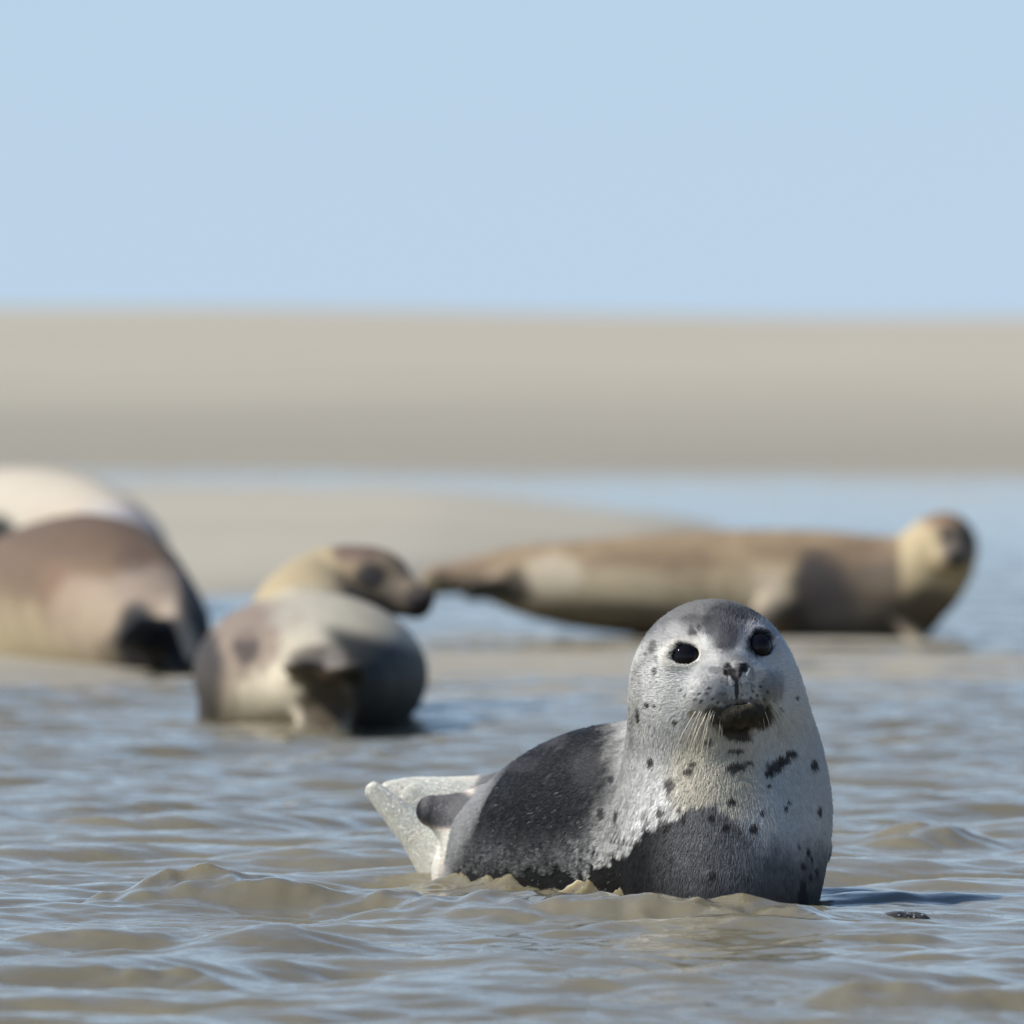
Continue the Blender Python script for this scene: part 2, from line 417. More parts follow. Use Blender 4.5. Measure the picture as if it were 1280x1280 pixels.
# choppy surge and bubbles where the water runs against the chest and flank
sg = np.exp(-(np.abs(X - 0.095) / .185) ** 4 - ((Y - 15.30 + 1.88 * (X - .01)) / .085) ** 2) * inn
Pn = np.stack([X.ravel(), Y.ravel(), np.zeros(X.size)], 1)
h = h + sg * (0.006 + 0.030 * ((1 - np.abs(noise(Pn * np.array([1, 1.2, 1]), 13, 2, 8))) ** 4 - .20).reshape(X.shape)) + sg * .011 * noise(Pn, 40, 2, 9).reshape(X.shape)
foam = np.clip(sg * .12 * ss(0, .5, noise(Pn, 25, 2, 1).reshape(X.shape)), 0, 1)
cres = np.exp(-((X + .375) / .10) ** 2 - ((Y - 14.86) / .03) ** 2) * inn
foam = np.clip(foam + cres * .04, 0, 1)
mk = inn.astype(float)
V = np.stack([X + dx * mk, Y + dy * mk, h], -1).reshape(-1, 3)
water = mesh_obj('water', V, grid_faces(*X.shape), M_water, extra={'foam': foam.ravel()}); tag(water, kind='structure')

# drops thrown up where the ripples slap the flank
def drops():
    r = np.random.default_rng(21); Vs = []; Fs = []; k = 0
    oc = np.array([[1,0,0],[-1,0,0],[0,1,0],[0,-1,0],[0,0,1],[0,0,-1]], float)
    of = np.array([[0,2,4],[2,1,4],[1,3,4],[3,0,4],[2,0,5],[1,2,5],[3,1,5],[0,3,5]])
    e = np.vstack([oc, [(oc[f_[i]] + oc[f_[(i+1)%3]]) / np.linalg.norm(oc[f_[i]] + oc[f_[(i+1)%3]]) for f_ in of for i in range(3)]])
    nf = []
    for j, f_ in enumerate(of):
        m = [6 + j*3 + i for i in range(3)]; nf += [[f_[0], m[0], m[2]], [f_[1], m[1], m[0]], [f_[2], m[2], m[1]], m]
    nf = np.array(nf)
    for i in range(190):
        t = r.random(); px = 560 + 330 * t + r.normal() * 8; d = 15.34 - .46 * t + r.normal() * .03
        if i > 150: px = r.uniform(1060, 1260); d = 14.55 + r.normal() * .03
        p = at(px, 0, d); p[2] = abs(r.normal()) * (.006 if i < 150 else .004) + .004
        s_ = r.uniform(.0004, .0012) * (1.4 if r.random() < .1 else 1)
        Vs.append(p + e * s_ * np.array([1, 1, r.uniform(.7, 1.3)])); Fs.append(nf + k); k += len(e)
    return np.concatenate(Vs), np.concatenate(Fs)
M_drop, n, b = mat_new('clear_water'); b.inputs['Base Color'].default_value = (.9, .92, .95, 1); b.inputs['Roughness'].default_value = 0.02
b.inputs['IOR'].default_value = 1.33; b.inputs['Transmission Weight'].default_value = .85
dv, df = drops(); spray = mesh_obj('water_spray', dv, df, M_drop); tag(spray, 'fine drops of splashed water along the flank of the front seal', 'spray', kind='stuff')

# ------------------------------------------------------------------ shared animal pieces
def ball(name, c, r, mat, parent, seg_=48):
    th = np.linspace(0, np.pi, seg_ // 2 + 1); ph = np.linspace(0, 2 * np.pi, seg_, endpoint=False)
    V = [[0, 0, 1]]; F = []
    for t in th[1:-1]:
        for p in ph: V.append([math.sin(t) * math.cos(p), math.sin(t) * math.sin(p), math.cos(t)])
    V.append([0, 0, -1]); nr = len(th) - 2; me = bpy.data.meshes.new(name)
    for j in range(seg_): F.append((0, 1 + j, 1 + (j + 1) % seg_))
    for i in range(nr - 1):
        for j in range(seg_):
            a_ = 1 + i * seg_ + j; b_ = 1 + i * seg_ + (j + 1) % seg_
            F.append((a_, a_ + seg_, b_ + seg_, b_))
    L = len(V) - 1
    for j in range(seg_): F.append((L, 1 + (nr - 1) * seg_ + (j + 1) % seg_, 1 + (nr - 1) * seg_ + j))
    me.from_pydata([tuple(np.array(v) * r) for v in V], [], F); me.materials.append(mat)
    me.polygons.foreach_set('use_smooth', [True] * len(F)); me.update()
    o = bpy.data.objects.new(name, me); C.objects.link(o); o.parent = parent
    o.location = Vector([float(q) for q in c]) - parent.location
    return o
def tube(name, pts, radii, mat, parent, n=6):
    pts = np.asarray(pts, float); V = []; F = []
    for i, p in enumerate(pts):
        t = pts[min(i + 1, len(pts) - 1)] - pts[max(i - 1, 0)]; t /= np.linalg.norm(t)
        u = np.cross(t, [0.3, 0.2, 0.93]); u /= np.linalg.norm(u); v = np.cross(t, u)
        for k in range(n):
            a_ = 2 * np.pi * k / n; V.append(p + radii[i] * (u * math.cos(a_) + v * math.sin(a_)))
    for i in range(len(pts) - 1):
        for k in range(n): F.append((i * n + k, i * n + (k + 1) % n, (i + 1) * n + (k + 1) % n, (i + 1) * n + k))
    return mesh_obj(name, V, F, mat, parent)
def patches(col, px, py, items, wob=None):
    "coat markings and painted shade: soft ellipses at (column, row, rx, ry, colour, strength)"
    for cx, cy, rx, ry, c, s in items:
        q = ((px - cx) / rx) ** 2 + ((py - cy) / ry) ** 2
        if wob is not None: q = q + wob
        m = (s * (1 - ss(0.45, 1.5, q)))[:, None]; c = np.asarray(c)
        col[:] = col * (1 - m) + c * m

# ================================================================== the young seal in front
# head frame: f forward (muzzle), r towards the picture's right, u up
psi, tht, rol = R(14), R(8), R(-6.5)
f = np.array([math.sin(psi) * math.cos(tht), -math.cos(psi) * math.cos(tht), math.sin(tht)])
r0 = np.cross(f, [0, 0, 1]) * -1; r0 = np.array([-f[1], f[0], 0]); r0 /= np.linalg.norm(r0); 
if r0[0] < 0: r0 = -r0
u0 = np.cross(r0, f); u0 = u0 if u0[2] > 0 else -u0
r = r0 * math.cos(rol) - u0 * math.sin(rol); u = u0 * math.cos(rol) + r0 * math.sin(rol)
HM = np.stack([r, u, f], 1).astype(np.float32)             # columns: local axes in world
HC = at(893, 850, 15.0).astype(np.float32)
def hl(a_, b_, c_): return HC + HM @ (np.array([a_, b_, c_], np.float32) / 1000)
def HE(P, c, rad): return ell((P - HC) @ HM * 1000, c, rad) / 1000
def HS(P, a_, b_, ra, rb): return seg((P - HC) @ HM * 1000, a_, b_, ra, rb) / 1000
TR = [(*at(893, 868, 15.03), .088), (*at(900, 915, 15.04), .104), (*at(905, 965, 15.05), .115), (*at(908, 1020, 15.04), .122), (*at(905, 1080, 15.0), .116),
      (*at(904, 1135, 14.97), .104)]
BK = [(*at(880, 1065, 15.10), .128), (*at(825, 1050, 15.25), .142), (*at(755, 1054, 15.38), .140), (*at(697, 1072, 15.50), .124), (*at(650, 1090, 15.62), .100),
      (*at(610, 1096, 15.70), .070)]
EYES = [((-49.0, 28, 57), 20.5), ((41.5, 28, 61), 21.0)]
fl_n = np.array([-0.60, -0.75, 0.35])
def seal_sdf(P):
    P = np.asarray(P, np.float32)
    d = chain(P, TR, 3, .02)
    d = smin(d, ell(P, at(896, 1015, 15.0), (.062, .100, .14)), .04)
    d = smin(d, chain(P, BK, 3, .02), .035)
    # hind end: tail stub and raised hind flippers
    d = smin(d, seg(P, at(612, 1034, 15.60), at(540, 1014, 15.60), .052, .0200), .030)
    fl = slab(P, at(556, 1075, 15.74), at(468, 989, 15.76), fl_n, .034, .0115, .015)
    fl = smin(fl, slab(P, at(585, 1045, 15.78), at(520, 1000, 15.80), fl_n, .050, .022, .008), .014)
    fl = smin(fl, slab(P, at(575, 1120, 15.72), at(553, 1060, 15.74), fl_n, .034, .036, .014), .02)
    bk = smin(slab(P, at(615, 1000, 15.86), at(486, 987, 15.88), fl_n, .034, .0100, .013), slab(P, at(590, 1030, 15.85), at(520, 1006, 15.87), fl_n, .040, .020, .008), .02)
    d = smin(d, smin(fl, bk, .004), .014)
    # fore flippers: one pressed to the far side of the chest, its tip lying in the water
    d = smin(d, slab(P, at(1008, 985, 15.12), at(1014, 1058, 15.11), (0.55, -0.8, 0), .020, .028, .010), .02)
    d = smin(d, slab(P, at(1000, 1175, 14.95), at(1130, 1149, 14.62), (0, .15, 1), .040, .028, .011), .03)
    near = np.linalg.norm(P - HC, axis=1) < 0.24
    if near.any():
        Q = P[near]
        h = HE(Q, (0, 2, -6), (96.5, 97, 98))
        h = smin(h, HE(Q, (0, -38, 8), (90, 62, 84)), .03)         # cheeks and jaw
        h = smin(h, HE(Q, (0, 16, 56), (27, 24, 34)), .03)        # stop between the eyes
        h = smin(h, HE(Q, (0, -8, 72), (33, 25, 42)), .020)       # muzzle bridge
        h = smin(h, HE(Q, (0, -52, 76), (34, 17, 38)), .008)      # chin
        h = smin(h, HE(Q, (-27, -24, 86), (29, 21, 25)), .018)   # whisker pads
        h = smin(h, HE(Q, (24, -24, 87), (28, 21, 25)), .018)
        h = smin(h, HE(Q, (0, -5, 109), (14, 11, 9)), .007)       # nose pad
        for (c, er) in EYES:                                       # lids and sockets
            h = smin(h, HE(Q, (c[0], c[1] - 1, c[2] - 1), (er + 4.5, er + 2.0, er + 1.5)), .010)
            h = smax(h, -HE(Q, (c[0] * 1.02, c[1], c[2] + 11), (18.3, 11.6 + (c[0] > 0) * 3.6, 16)), .005)
        for s in (-1, 1):
            h = smax(h, -HS(Q, (s * 4.2, -15, 119), (s * 6.5, -4, 119), 3.2, 3.6), .003)      # nostrils
            h = smax(h, -HS(Q, (s * 6.5, -4, 119), (s * 12.5, 0.0, 114), 3.4, 2.2), .003)
            h = smax(h, -HS(Q, (s * 2.0, -42, 107), (s * 40, -47, 86), 1.8, 1.5), .004)       # mouth line
        h = smax(h, -HS(Q, (0, -14, 121), (0, -40, 116), 2.2, 4.0), .006)                      # philtrum
        d[near] = smin(d[near], h, .035)
    return d
V, F, Nn = surface(seal_sdf, (-.22, 14.45, -.10), (.60, 16.05, .44), 0.0015 if not os.environ.get('QUICK') else 0.003)
px, py = px_of(V)

def seal_coat(P):
    px, py = px_of(P)
    nA = noise(P, 22, 3, 1); nB = noise(P, 70, 3, 2); nC = noise(P, 180, 2, 3); n0 = noise(P, 9, 2, 4)
    L = ((P - HC) @ HM * 1000)
    col = np.tile(np.array([[.70, .695, .665]]), (len(P), 1))
    # charcoal saddle
    sx_ = px + 26 * nA + 10 * nB + 0.10 * (py - 960)
    back = 1 - ss(738, 816, sx_ + 10 * nC)
    dark = np.array([.0125, .0128, .0135]) * (1 + 1.3 * np.clip(nB, -.6, 1) + .9 * np.clip(nA, 0, 1) + .8 * np.clip(nC, -.5, 1))[:, None]
    lite = ss(.18, .55, nB * .7 + nA * .4 + nC * .3)[:, None] * .42
    dark = dark * (1 - lite) + np.array([.17, .17, .17]) * lite
    col = col * (1 - back[:, None]) + dark * back[:, None]
    # pale band along the lower flank, its wet sparkle painted in, then the soaked belly
    edge = 1076 - 48 * ss(740, 850, px) - 22 * ss(830, 868, px) + 34 * ss(895, 965, px) + 20 * ss(555, 480, px) + 7 * nB + 5 * nC + 18 * nA + 9 * noise(P * np.array([1, 1, .25]), 60, 2, 14)
    soft = ss(880, 950, px)
    edge = np.where(px < 740, edge + 10, edge)
    flank = ss(560, 600, px) * (1 - ss(835, 870, px)) * ss(-62 - 30 * ss(700, 800, px), -8, py - edge) * (1 - ss(-2, 4, py - edge))
    fm = np.clip(flank * (0.22 + .75 * ss(680, 790, px)) * (.6 + 1.1 * nC + .4 * nB), 0, 1)[:, None]
    col = col * (1 - fm) + np.array([.50, .50, .49]) * fm
    wet = ss(-1.5 - 10 * soft, 3.5 + 34 * soft, py - edge) * ss(556, 575, px)
    wetc = np.where((px > 850)[:, None], np.array([.125, .130, .138]), np.array([.028, .029, .032]))
    wb = ss(800, 880, px)[:, None] * (1 + .45 * ss(1120, 1050, py) * ss(900, 960, px))[:, None]
    wetc = np.array([.018, .018, .019]) * (1 - wb) + np.array([.175, .178, .182]) * (.55 + .45 * ss(1130, 1060, py))[:, None] * wb
    wetc = wetc * (1 + .5 * nB + .25 * nC)[:, None]
    col = col * (1 - wet[:, None]) + wetc * wet[:, None]
    # warm cream throat
    cr_ = ss(1.25, .3, ((px - 893) / 62) ** 2 + ((py - 968) / 78) ** 2) * (1 - wet)
    col = col * (1 - .8 * cr_[:, None]) + np.array([.64, .585, .45]) * .8 * cr_[:, None]
    # dark wet rim low on the far side
    patches(col, px, py, [(1003, 1120, 7, 26, (.02, .022, .03), .8)], .5 * nB)
    hd = (np.linalg.norm(P - HC, axis=1) < .2)
    # crown of the head
    cap = ss(40, 74, L[:, 1] + 9 * nA - .12 * L[:, 2]) * hd
    capc = np.array([.070, .072, .079]) * (1 + .45 * nB + .3 * nC)[:, None]
    col = col * (1 - .85 * cap[:, None]) + capc * .85 * cap[:, None]
    G1 = (.075, .078, .088); G2 = (.05, .05, .055)
    wob = .55 * nB + .3 * nC
    patches(col, px, py, [
        (908, 786, 26, 30, G1, .80), (911, 800, 12, 22, G1, .7), (880, 783, 26, 13, G1, .55), (872, 780, 20, 8, G2, .6),
        (935, 771, 22, 9, G1, .7), (846, 796, 30, 16, (.26, .26, .27), .6), (957, 786, 26, 14, (.34, .34, .35), .4),
        (869, 795, 5, 5, G2, .9), (877, 789, 3, 3, G2, .9), (868, 788, 3, 3, G2, .7), (852, 800, 6, 2.5, G2, .35),
        (820, 810, 6, 9, G2, .75), (824, 826, 3, 5, G2, .5), (815, 822, 6, 14, G1, .35), (823, 840, 3, 5, G2, .85), (811, 818, 2, 3, G2, .6),
        # muzzle
        (918, 856, 54, 26, (.40, .40, .40), .45), (914, 822, 16, 10, (.28, .28, .29), .5),
        (921, 832, 22, 12, (.22, .22, .23), .6), (893, 846, 20, 18, (.30, .30, .31), .55), (897, 838, 9, 5, G1, .5),
        (963, 858, 15, 20, (.14, .14, .15), .6), (903, 869, 8, 5, G2, .4), (949, 846, 18, 10, (.40, .38, .35), .6),
        (918, 826, 14, 3.5, (.42, .41, .37), .5),
        (911, 837, 6, 8, (.006, .005, .005), 1), (917, 843, 4, 7, (.006, .005, .005), 1), (929, 835, 7, 6, (.006, .005, .005), 1), (925, 841, 3.5, 7, (.006, .005, .005), 1), (921, 842, 6, 12, (.06, .055, .055), .8), (921, 858, 2.6, 17, (.03, .025, .025), .9),
        # eyes: dark rims, pale rings
        (856, 818, 27, 19, (.74, .71, .63), .85), (949, 808, 27, 24, (.50, .52, .56), .45),
        (858, 816, 16.0, 11.0, (.010, .009, .010), 1), (949, 806, 17, 17, (.010, .009, .010), 1), (846, 817, 6, 5.5, (.14, .14, .15), .8),
        ], wob)
    mz = (np.clip(1 - ((px - 918) / 62) ** 2 - ((py - 858) / 30) ** 2, 0, 1) * hd)[:, None]
    fk = ss(.05, .45, noise(P, 260, 2, 12))[:, None]
    col = col * (1 - mz * fk * .75) + np.array([.10, .095, .095]) * mz * fk * .75
    for (sx1, sy1) in ((856, 861), (860, 868), (873, 873), (880, 876), (886, 866), (893, 872), (899, 876), (878, 866), (888, 860), (945, 868), (953, 872), (940, 863), (957, 864), (949, 858), (938, 871)):
        patches(col, px, py, [(sx1, sy1, 2.0, 2.0, G2, .8)])
    # chin and lips
    chin = np.array([.080, .070, .054]) * (1 + .5 * nB + .5 * nC)[:, None]
    patches(col, px, py, [(922, 895, 32, 17, chin, 1), (896, 889, 13, 10, chin, .9), (948, 893, 18, 14, chin, .95), (921, 912, 20, 9, (.03, .026, .022), .9), (932, 884, 26, 8, chin, 1),
                          (928, 875, 26, 3.2, (.17, .13, .085), .7), (868, 890, 6, 4, (.20, .15, .06), .7), (885, 923, 7, 3.2, G2, .85), (931, 920, 11, 3, G2, .85), (895, 920, 14, 4, (.45, .42, .36), .5)], wob)
    # spots: (column, row, rx, ry)
    for s in [(800, 894, 3, 8), (813, 881, 3, 4), (822, 882, 2, 2), (847, 899, 4, 3), (815, 949, 4, 6), (840, 977, 7, 9), (862, 961, 7, 6), (868, 951, 5, 3),
              (919, 956, 12, 6), (935, 950, 5, 3), (968, 955, 11, 8), (978, 946, 9, 6), (988, 938, 8, 5), (960, 964, 6, 4), (921, 934, 11, 3), (913, 999, 6, 7), (890, 1019, 4.5, 4.5),
              (908, 1030, 6, 6), (942, 1031, 6, 7), (852, 1008, 3, 5), (857, 1022, 3, 5), (833, 1028, 7, 9), (828, 1014, 4, 6), (891, 1091, 5.5, 5.5), (960, 979, 3, 3), (951, 1012, 3, 4), (981, 1007, 3, 3),
              (768, 972, 5, 5), (755, 1016, 4, 8), (773, 1018, 3, 7), (738, 1012, 3, 8), (985, 1000, 2.5, 3), (1009, 1060, 3, 5), (1013, 1070, 2.5, 5), (1003, 1078, 3, 5), (1020, 1085, 2.5, 4), (1012, 1092, 2.5, 4),
              (1022, 1010, 3, 6), (993, 872, 2, 3), (1015, 953, 5, 9), (997, 1055, 2, 3), (725, 1030, 3, 5), (972, 885, 3, 3)]:
        patches(col, px, py, [(s[0], s[1], s[2], s[3], (.028, .024, .024), .9)], .8 * nC + .5 * nB)
    # blotchy pale patches on the saddle
    patches(col, px, py, [(690, 925, 22, 8, (.11, .11, .115), .35), (655, 955, 26, 9, (.08, .08, .085), .35), (735, 960, 16, 24, (.10, .10, .105), .35)], 2.2 * nB + 1.2 * nC)
    patches(col, px, py, [(556, 1098, 11, 20, (.5, .5, .49), .6)], .6 * nB)
    rm = ((1 - ss(-4, 20, px + 6 * nB - (606 - (py - 995) * .50))) * .72 * (P[:, 1] > 15.4))[:, None]; col = col * (1 - rm) + np.array([.43, .43, .43]) * rm  # pale coat plus rim light painted along the rump's left edge, with the patch above
    # hind flippers, pale and faintly pink; tail stub dark at its tip
    hind = (P[:, 1] > 15.55) & (px < 604)
    fb = ss(606, 588, px + .42 * (py - 985)) * hind
    stub = (1 - ss(.6, 1.5, ((px - 558) / 44) ** 2 + ((py - 1011) / 24) ** 2)) * (P[:, 1] < 15.70) * hind
    fc = np.array([.84, .745, .655]) * (1 + .10 * nB)[:, None]
    spk = ss(.25, .60, .6 * nC + .7 * nB + .3 * nA)[:, None] * .55
    fc = fc * (1 - spk) + np.array([.26, .23, .21]) * spk
    col = col * (1 - fb[:, None]) + fc * fb[:, None]
    m = stub[:, None] * .95; col = col * (1 - m) + np.array([.085, .088, .098]) * m
    tipm = (ss(534, 522, px) * stub)[:, None]; col = col * (1 - tipm) + np.array([.015, .015, .018]) * tipm
    return np.clip(col, .008, .75), wet * (1 - fb), back, fb, np.clip(flank, 0, 1)
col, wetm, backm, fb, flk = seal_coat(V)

seal = empty('young_seal', tuple(float(q) for q in at(860, 1130, 15.1)))
tag(seal, 'young grey spotted seal in the water in front, head raised and facing the camera', 'seal', 'harbour seals at the water')
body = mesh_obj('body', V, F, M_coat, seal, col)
for i, (c, er) in enumerate(EYES):
    ball('eye', hl(c[0], c[1], c[2] + 3.4), er / 1000 * .985, M_eye, seal)

# fur: short strands lying back along the body
if not os.environ.get('NOFUR'):
    q = V[F]; A = 0.5 * (np.linalg.norm(np.cross(q[:, 1] - q[:, 0], q[:, 2] - q[:, 0]), axis=1) + np.linalg.norm(np.cross(q[:, 2] - q[:, 0], q[:, 3] - q[:, 0]), axis=1))
    ctr = q.mean(1); nf = Nn[F].mean(1)
    wgt = A * (ctr[:, 2] > -.03) * np.where(nf[:, 1] > .55, .25, 1.0)
    Lc = (ctr - HC) @ HM * 1000
    for (c, er) in EYES: wgt *= (((Lc - np.array(c)) / np.array([er * .96, er * (.70 if c[0] < 0 else .82), 40])) ** 2).sum(1) > 1
    wgt *= ~((np.abs(Lc[:, 0]) < 14) & (Lc[:, 1] > -17) & (Lc[:, 1] < 5) & (Lc[:, 2] > 104))
    NS = 800000 if not os.environ.get('QUICK') else 120000
    wgt *= 1 + 2.2 * np.clip(1 - np.linalg.norm((Lc - np.array([0, 0, 90])) / 110, axis=1), 0, 1)
    fi = rng.choice(len(F), NS, p=wgt / wgt.sum())
    a_ = rng.random((NS, 1)).astype(np.float32); b_ = rng.random((NS, 1)).astype(np.float32)
    qq = q[fi]; root = (qq[:, 0] * (1 - a_) + qq[:, 1] * a_) * (1 - b_) + (qq[:, 3] * (1 - a_) + qq[:, 2] * a_) * b_
    nn = Nn[F[fi, 0]]
    # lie of the coat: away from the nose on the head, down the throat, tailwards on the flank
    nose = hl(0, -6, 112); away = root - nose; away /= np.linalg.norm(away, axis=1, keepdims=True)
    down = np.tile(np.array([[-.10, .15, -1.0]]), (NS, 1)); tail = np.tile(np.array([[-.72, .55, -.28]]), (NS, 1))
    rx, ry = px_of(root)
    wh = np.clip(ss(930, 880, ry), 0, 1)[:, None]; wt = ss(830, 740, rx)[:, None]
    fl_ = away * wh + (down * (1 - wt) + tail * wt) * (1 - wh)
    fl_ += .30 * np.stack([noise(root, 30, 2, 21), noise(root, 30, 2, 22), noise(root, 30, 2, 23)], 1)
    fl_ -= nn * (fl_ * nn).sum(1, keepdims=True); fl_ /= np.maximum(np.linalg.norm(fl_, axis=1, keepdims=True), 1e-6)
    jit = rng.normal(size=(NS, 3)) * .10
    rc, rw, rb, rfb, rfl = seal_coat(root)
    ln = (0.0078 * (1 + .25 * rng.normal(size=NS)) * (1 - .45 * rfb)); 
    Lr = (root - HC) @ HM * 1000
    face = np.clip(1 - np.linalg.norm((Lr - np.array([0, 0, 90])) / np.array([75, 70, 75]), axis=1), 0, 1)
    ln *= 1 - .70 * ss(0, .5, face)
    ln *= (1 - .6 * rfb)
    # wet coat clumps into points
    cell = np.floor(root / .0065 + .35 * noise(root, 90, 1, 31)[:, None]); cc = (cell + .5) * .0065
    clump = np.clip(rfl * 1.0 + rw * .15 + .10, 0, 1)[:, None]
    lift = (.20 + .10 * rng.random(NS) + .25 * rfl)[:, None]
    lift = lift * (1 - .75 * rw[:, None] * (1 - rfl[:, None]))
    d1 = fl_ + jit * (1 - .7 * clump) + nn * lift
    d1 /= np.linalg.norm(d1, axis=1, keepdims=True)
    p1 = root + d1 * ln[:, None] * .5 + nn * .0003
    d2 = fl_ + jit - nn * .05 + nn * lift * .5; d2 /= np.linalg.norm(d2, axis=1, keepdims=True)
    p2 = p1 + d2 * ln[:, None] * .5
    tipc = cc + fl_ * ln[:, None] + nn * (.0018 + .0012 * rfl[:, None]); tipc = tipc - nn * ((cc - root) * nn).sum(1, keepdims=True)
    p2 = p2 * (1 - .6 * clump) + tipc * .6 * clump
    pos = np.stack([root - nn * .0004, p1, p2], 1).astype(np.float32)
    br = (1 + .10 * rng.normal(size=NS)); cv = 1 + (.10 + .9 * rfl) * noise(cc, 200, 1, 33)  # clump contrast on the flank stands in for wet sparkle
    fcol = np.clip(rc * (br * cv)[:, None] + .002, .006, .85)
    tipl = (rng.random(NS) < .08) * (rb > .4) * (rw < .5); fcol = np.where(tipl[:, None], fcol + .05, fcol)
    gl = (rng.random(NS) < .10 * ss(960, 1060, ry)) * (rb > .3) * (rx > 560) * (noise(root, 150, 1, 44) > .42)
    fcol = np.where(gl[:, None], .42, fcol)  # wet sparkle on the lower saddle painted as bright strands
    hc = bpy.data.hair_curves.new('fur'); hc.add_curves([3] * NS)
    hc.attributes['position'].data.foreach_set('vector', pos.ravel()) if 'position' in hc.attributes else hc.points.foreach_set('position', pos.ravel())
    ra = hc.attributes.get('radius') or hc.attributes.new('radius', 'FLOAT', 'POINT')
    rr = np.tile(np.array([.00024, .00022, .00008], np.float32), NS); ra.data.foreach_set('value', rr)
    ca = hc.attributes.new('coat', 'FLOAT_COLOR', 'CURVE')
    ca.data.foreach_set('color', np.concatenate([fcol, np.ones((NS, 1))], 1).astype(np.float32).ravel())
    na = hc.attributes.new('skin_normal', 'FLOAT_VECTOR', 'CURVE'); na.data.foreach_set('vector', nn.astype(np.float32).ravel())
    wa = hc.attributes.new('soaked', 'FLOAT', 'CURVE'); wa.data.foreach_set('value', np.clip(rfl * 1.2 + .25 * rb, 0, 1).astype(np.float32))
    hc.materials.append(M_fur)
    fo_ = bpy.data.objects.new('fur', hc); C.objects.link(fo_); fo_.parent = seal; fo_.matrix_parent_inverse = seal.matrix_world.inverted()

# whiskers: swept down and out from the pads, and over the eyes
wr = np.random.default_rng(5)
def whisker(side, i, nrow):
    a0 = wr.uniform(-1, 1); b0 = wr.uniform(-1, 1)
    base = np.array([side * (26 + 12 * a0), -30 + 9 * b0, 104 - 7 * abs(a0) - 4 * (a0 + 1)])
    ln = wr.uniform(38, 78) * (.8 + .2 * a0)
    dr = np.array([side * (.45 + .30 * a0), -.95 + .15 * b0, .25 - .3 * (a0 + 1) * .5]); dr /= np.linalg.norm(dr)
    pts = []
    for t in np.linspace(0, 1, 9):
        p = base + dr * ln * t + np.array([side * 5 * math.sin(t * 2), -14 * t * t, -16 * t * t])
        pts.append(hl(*p))
    tube('whisker', pts, [.00068 * (1 - .7 * t) for t in np.linspace(0, 1, 9)], M_whisker if wr.random() < .88 else M_whisker_dark, seal, 5)
for i in range(21): whisker(-1, i, 0)
for i in range(15): whisker(1, i, 0)
for (ex, ey, ez, sx_) in ((-30, 56, 66, -.2), (33, 60, 64, .25)):
    for k in range(2):
        dr = np.array([sx_ + .15 * k, .8, .45]); p0 = np.array([ex + 4 * k, ey - 4, ez + 6])
        tube('brow_whisker', [hl(*(p0 + dr * 12 * t + np.array([0, 0, 4 * t * t]))) for t in np.linspace(0, 1, 6)], [.0004 * (1 - .7 * t) for t in np.linspace(0, 1, 6)], M_whisker, seal, 5)

# ================================================================== seals behind
def far_seal(name, label, root_at, sdf, lo, hi, vox, colfn, eyes=(), group='harbour seals at the water'):
    V, F, Nn = surface(sdf, lo, hi, vox)
    px, py = px_of(V)
    e = empty(name, tuple(float(q) for q in root_at)); tag(e, label, 'seal', group)
    c = colfn(V, px, py)
    mesh_obj('body', V, F, M_coat_far, e, np.clip(c, .01, .8))
    for p, rad in eyes: ball('eye', p, rad, M_eye, e, 24)
    return e
S2 = np.array([.40, .36, .28])
# --- rear view, head turned right
dA = 22.4
bA = [(*at(405, 858, 22.0), .12), (*at(394, 846, 22.2), .185), (*at(388, 842, 22.45), .212), (*at(386, 838, 22.8), .20), (*at(384, 830, 23.1), .16), (*at(384, 800, 23.3), .12), (*at(384, 770, 23.45), .095), (*at(405, 752, 23.55), .088), (*at(440, 733, 23.55), .074)]
def sdfA(P):
    Q = P.copy(); Q[:, 2] = (P[:, 2] - .085) / .70 + .085
    d = chain(Q, bA[:5], 3, .03) * .8
    d = smin(d, chain(P, bA[5:], 3, .03), .05)
    d = smin(d, ell(P, at(462, 728, 23.5), (.080, .078, .070)), .03)
    d = smin(d, seg(P, at(480, 735, 23.48), at(520, 752, 23.44), .052, .034), .025)
    d = smin(d, ell(P, at(533, 746, 23.42), (.018, .018, .016)), .01)
    d = smin(d, slab(P, at(408, 850, 21.98), at(372, 832, 21.80), (.2, 1, .3), .052, .030, .02), .02)
    d = smin(d, slab(P, at(412, 850, 21.98), at(440, 835, 21.80), (-.2, 1, .3), .050, .030, .02), .02)
    d = smin(d, slab(P, at(404, 860, 21.95), at(404, 905, 21.90), (0, 1, .1), .045, .050, .022), .02)
    d = smin(d, slab(P, at(285, 830, 22.55), at(268, 885, 22.5), (-1, -.4, .2), .04, .05, .02), .02)
    return d
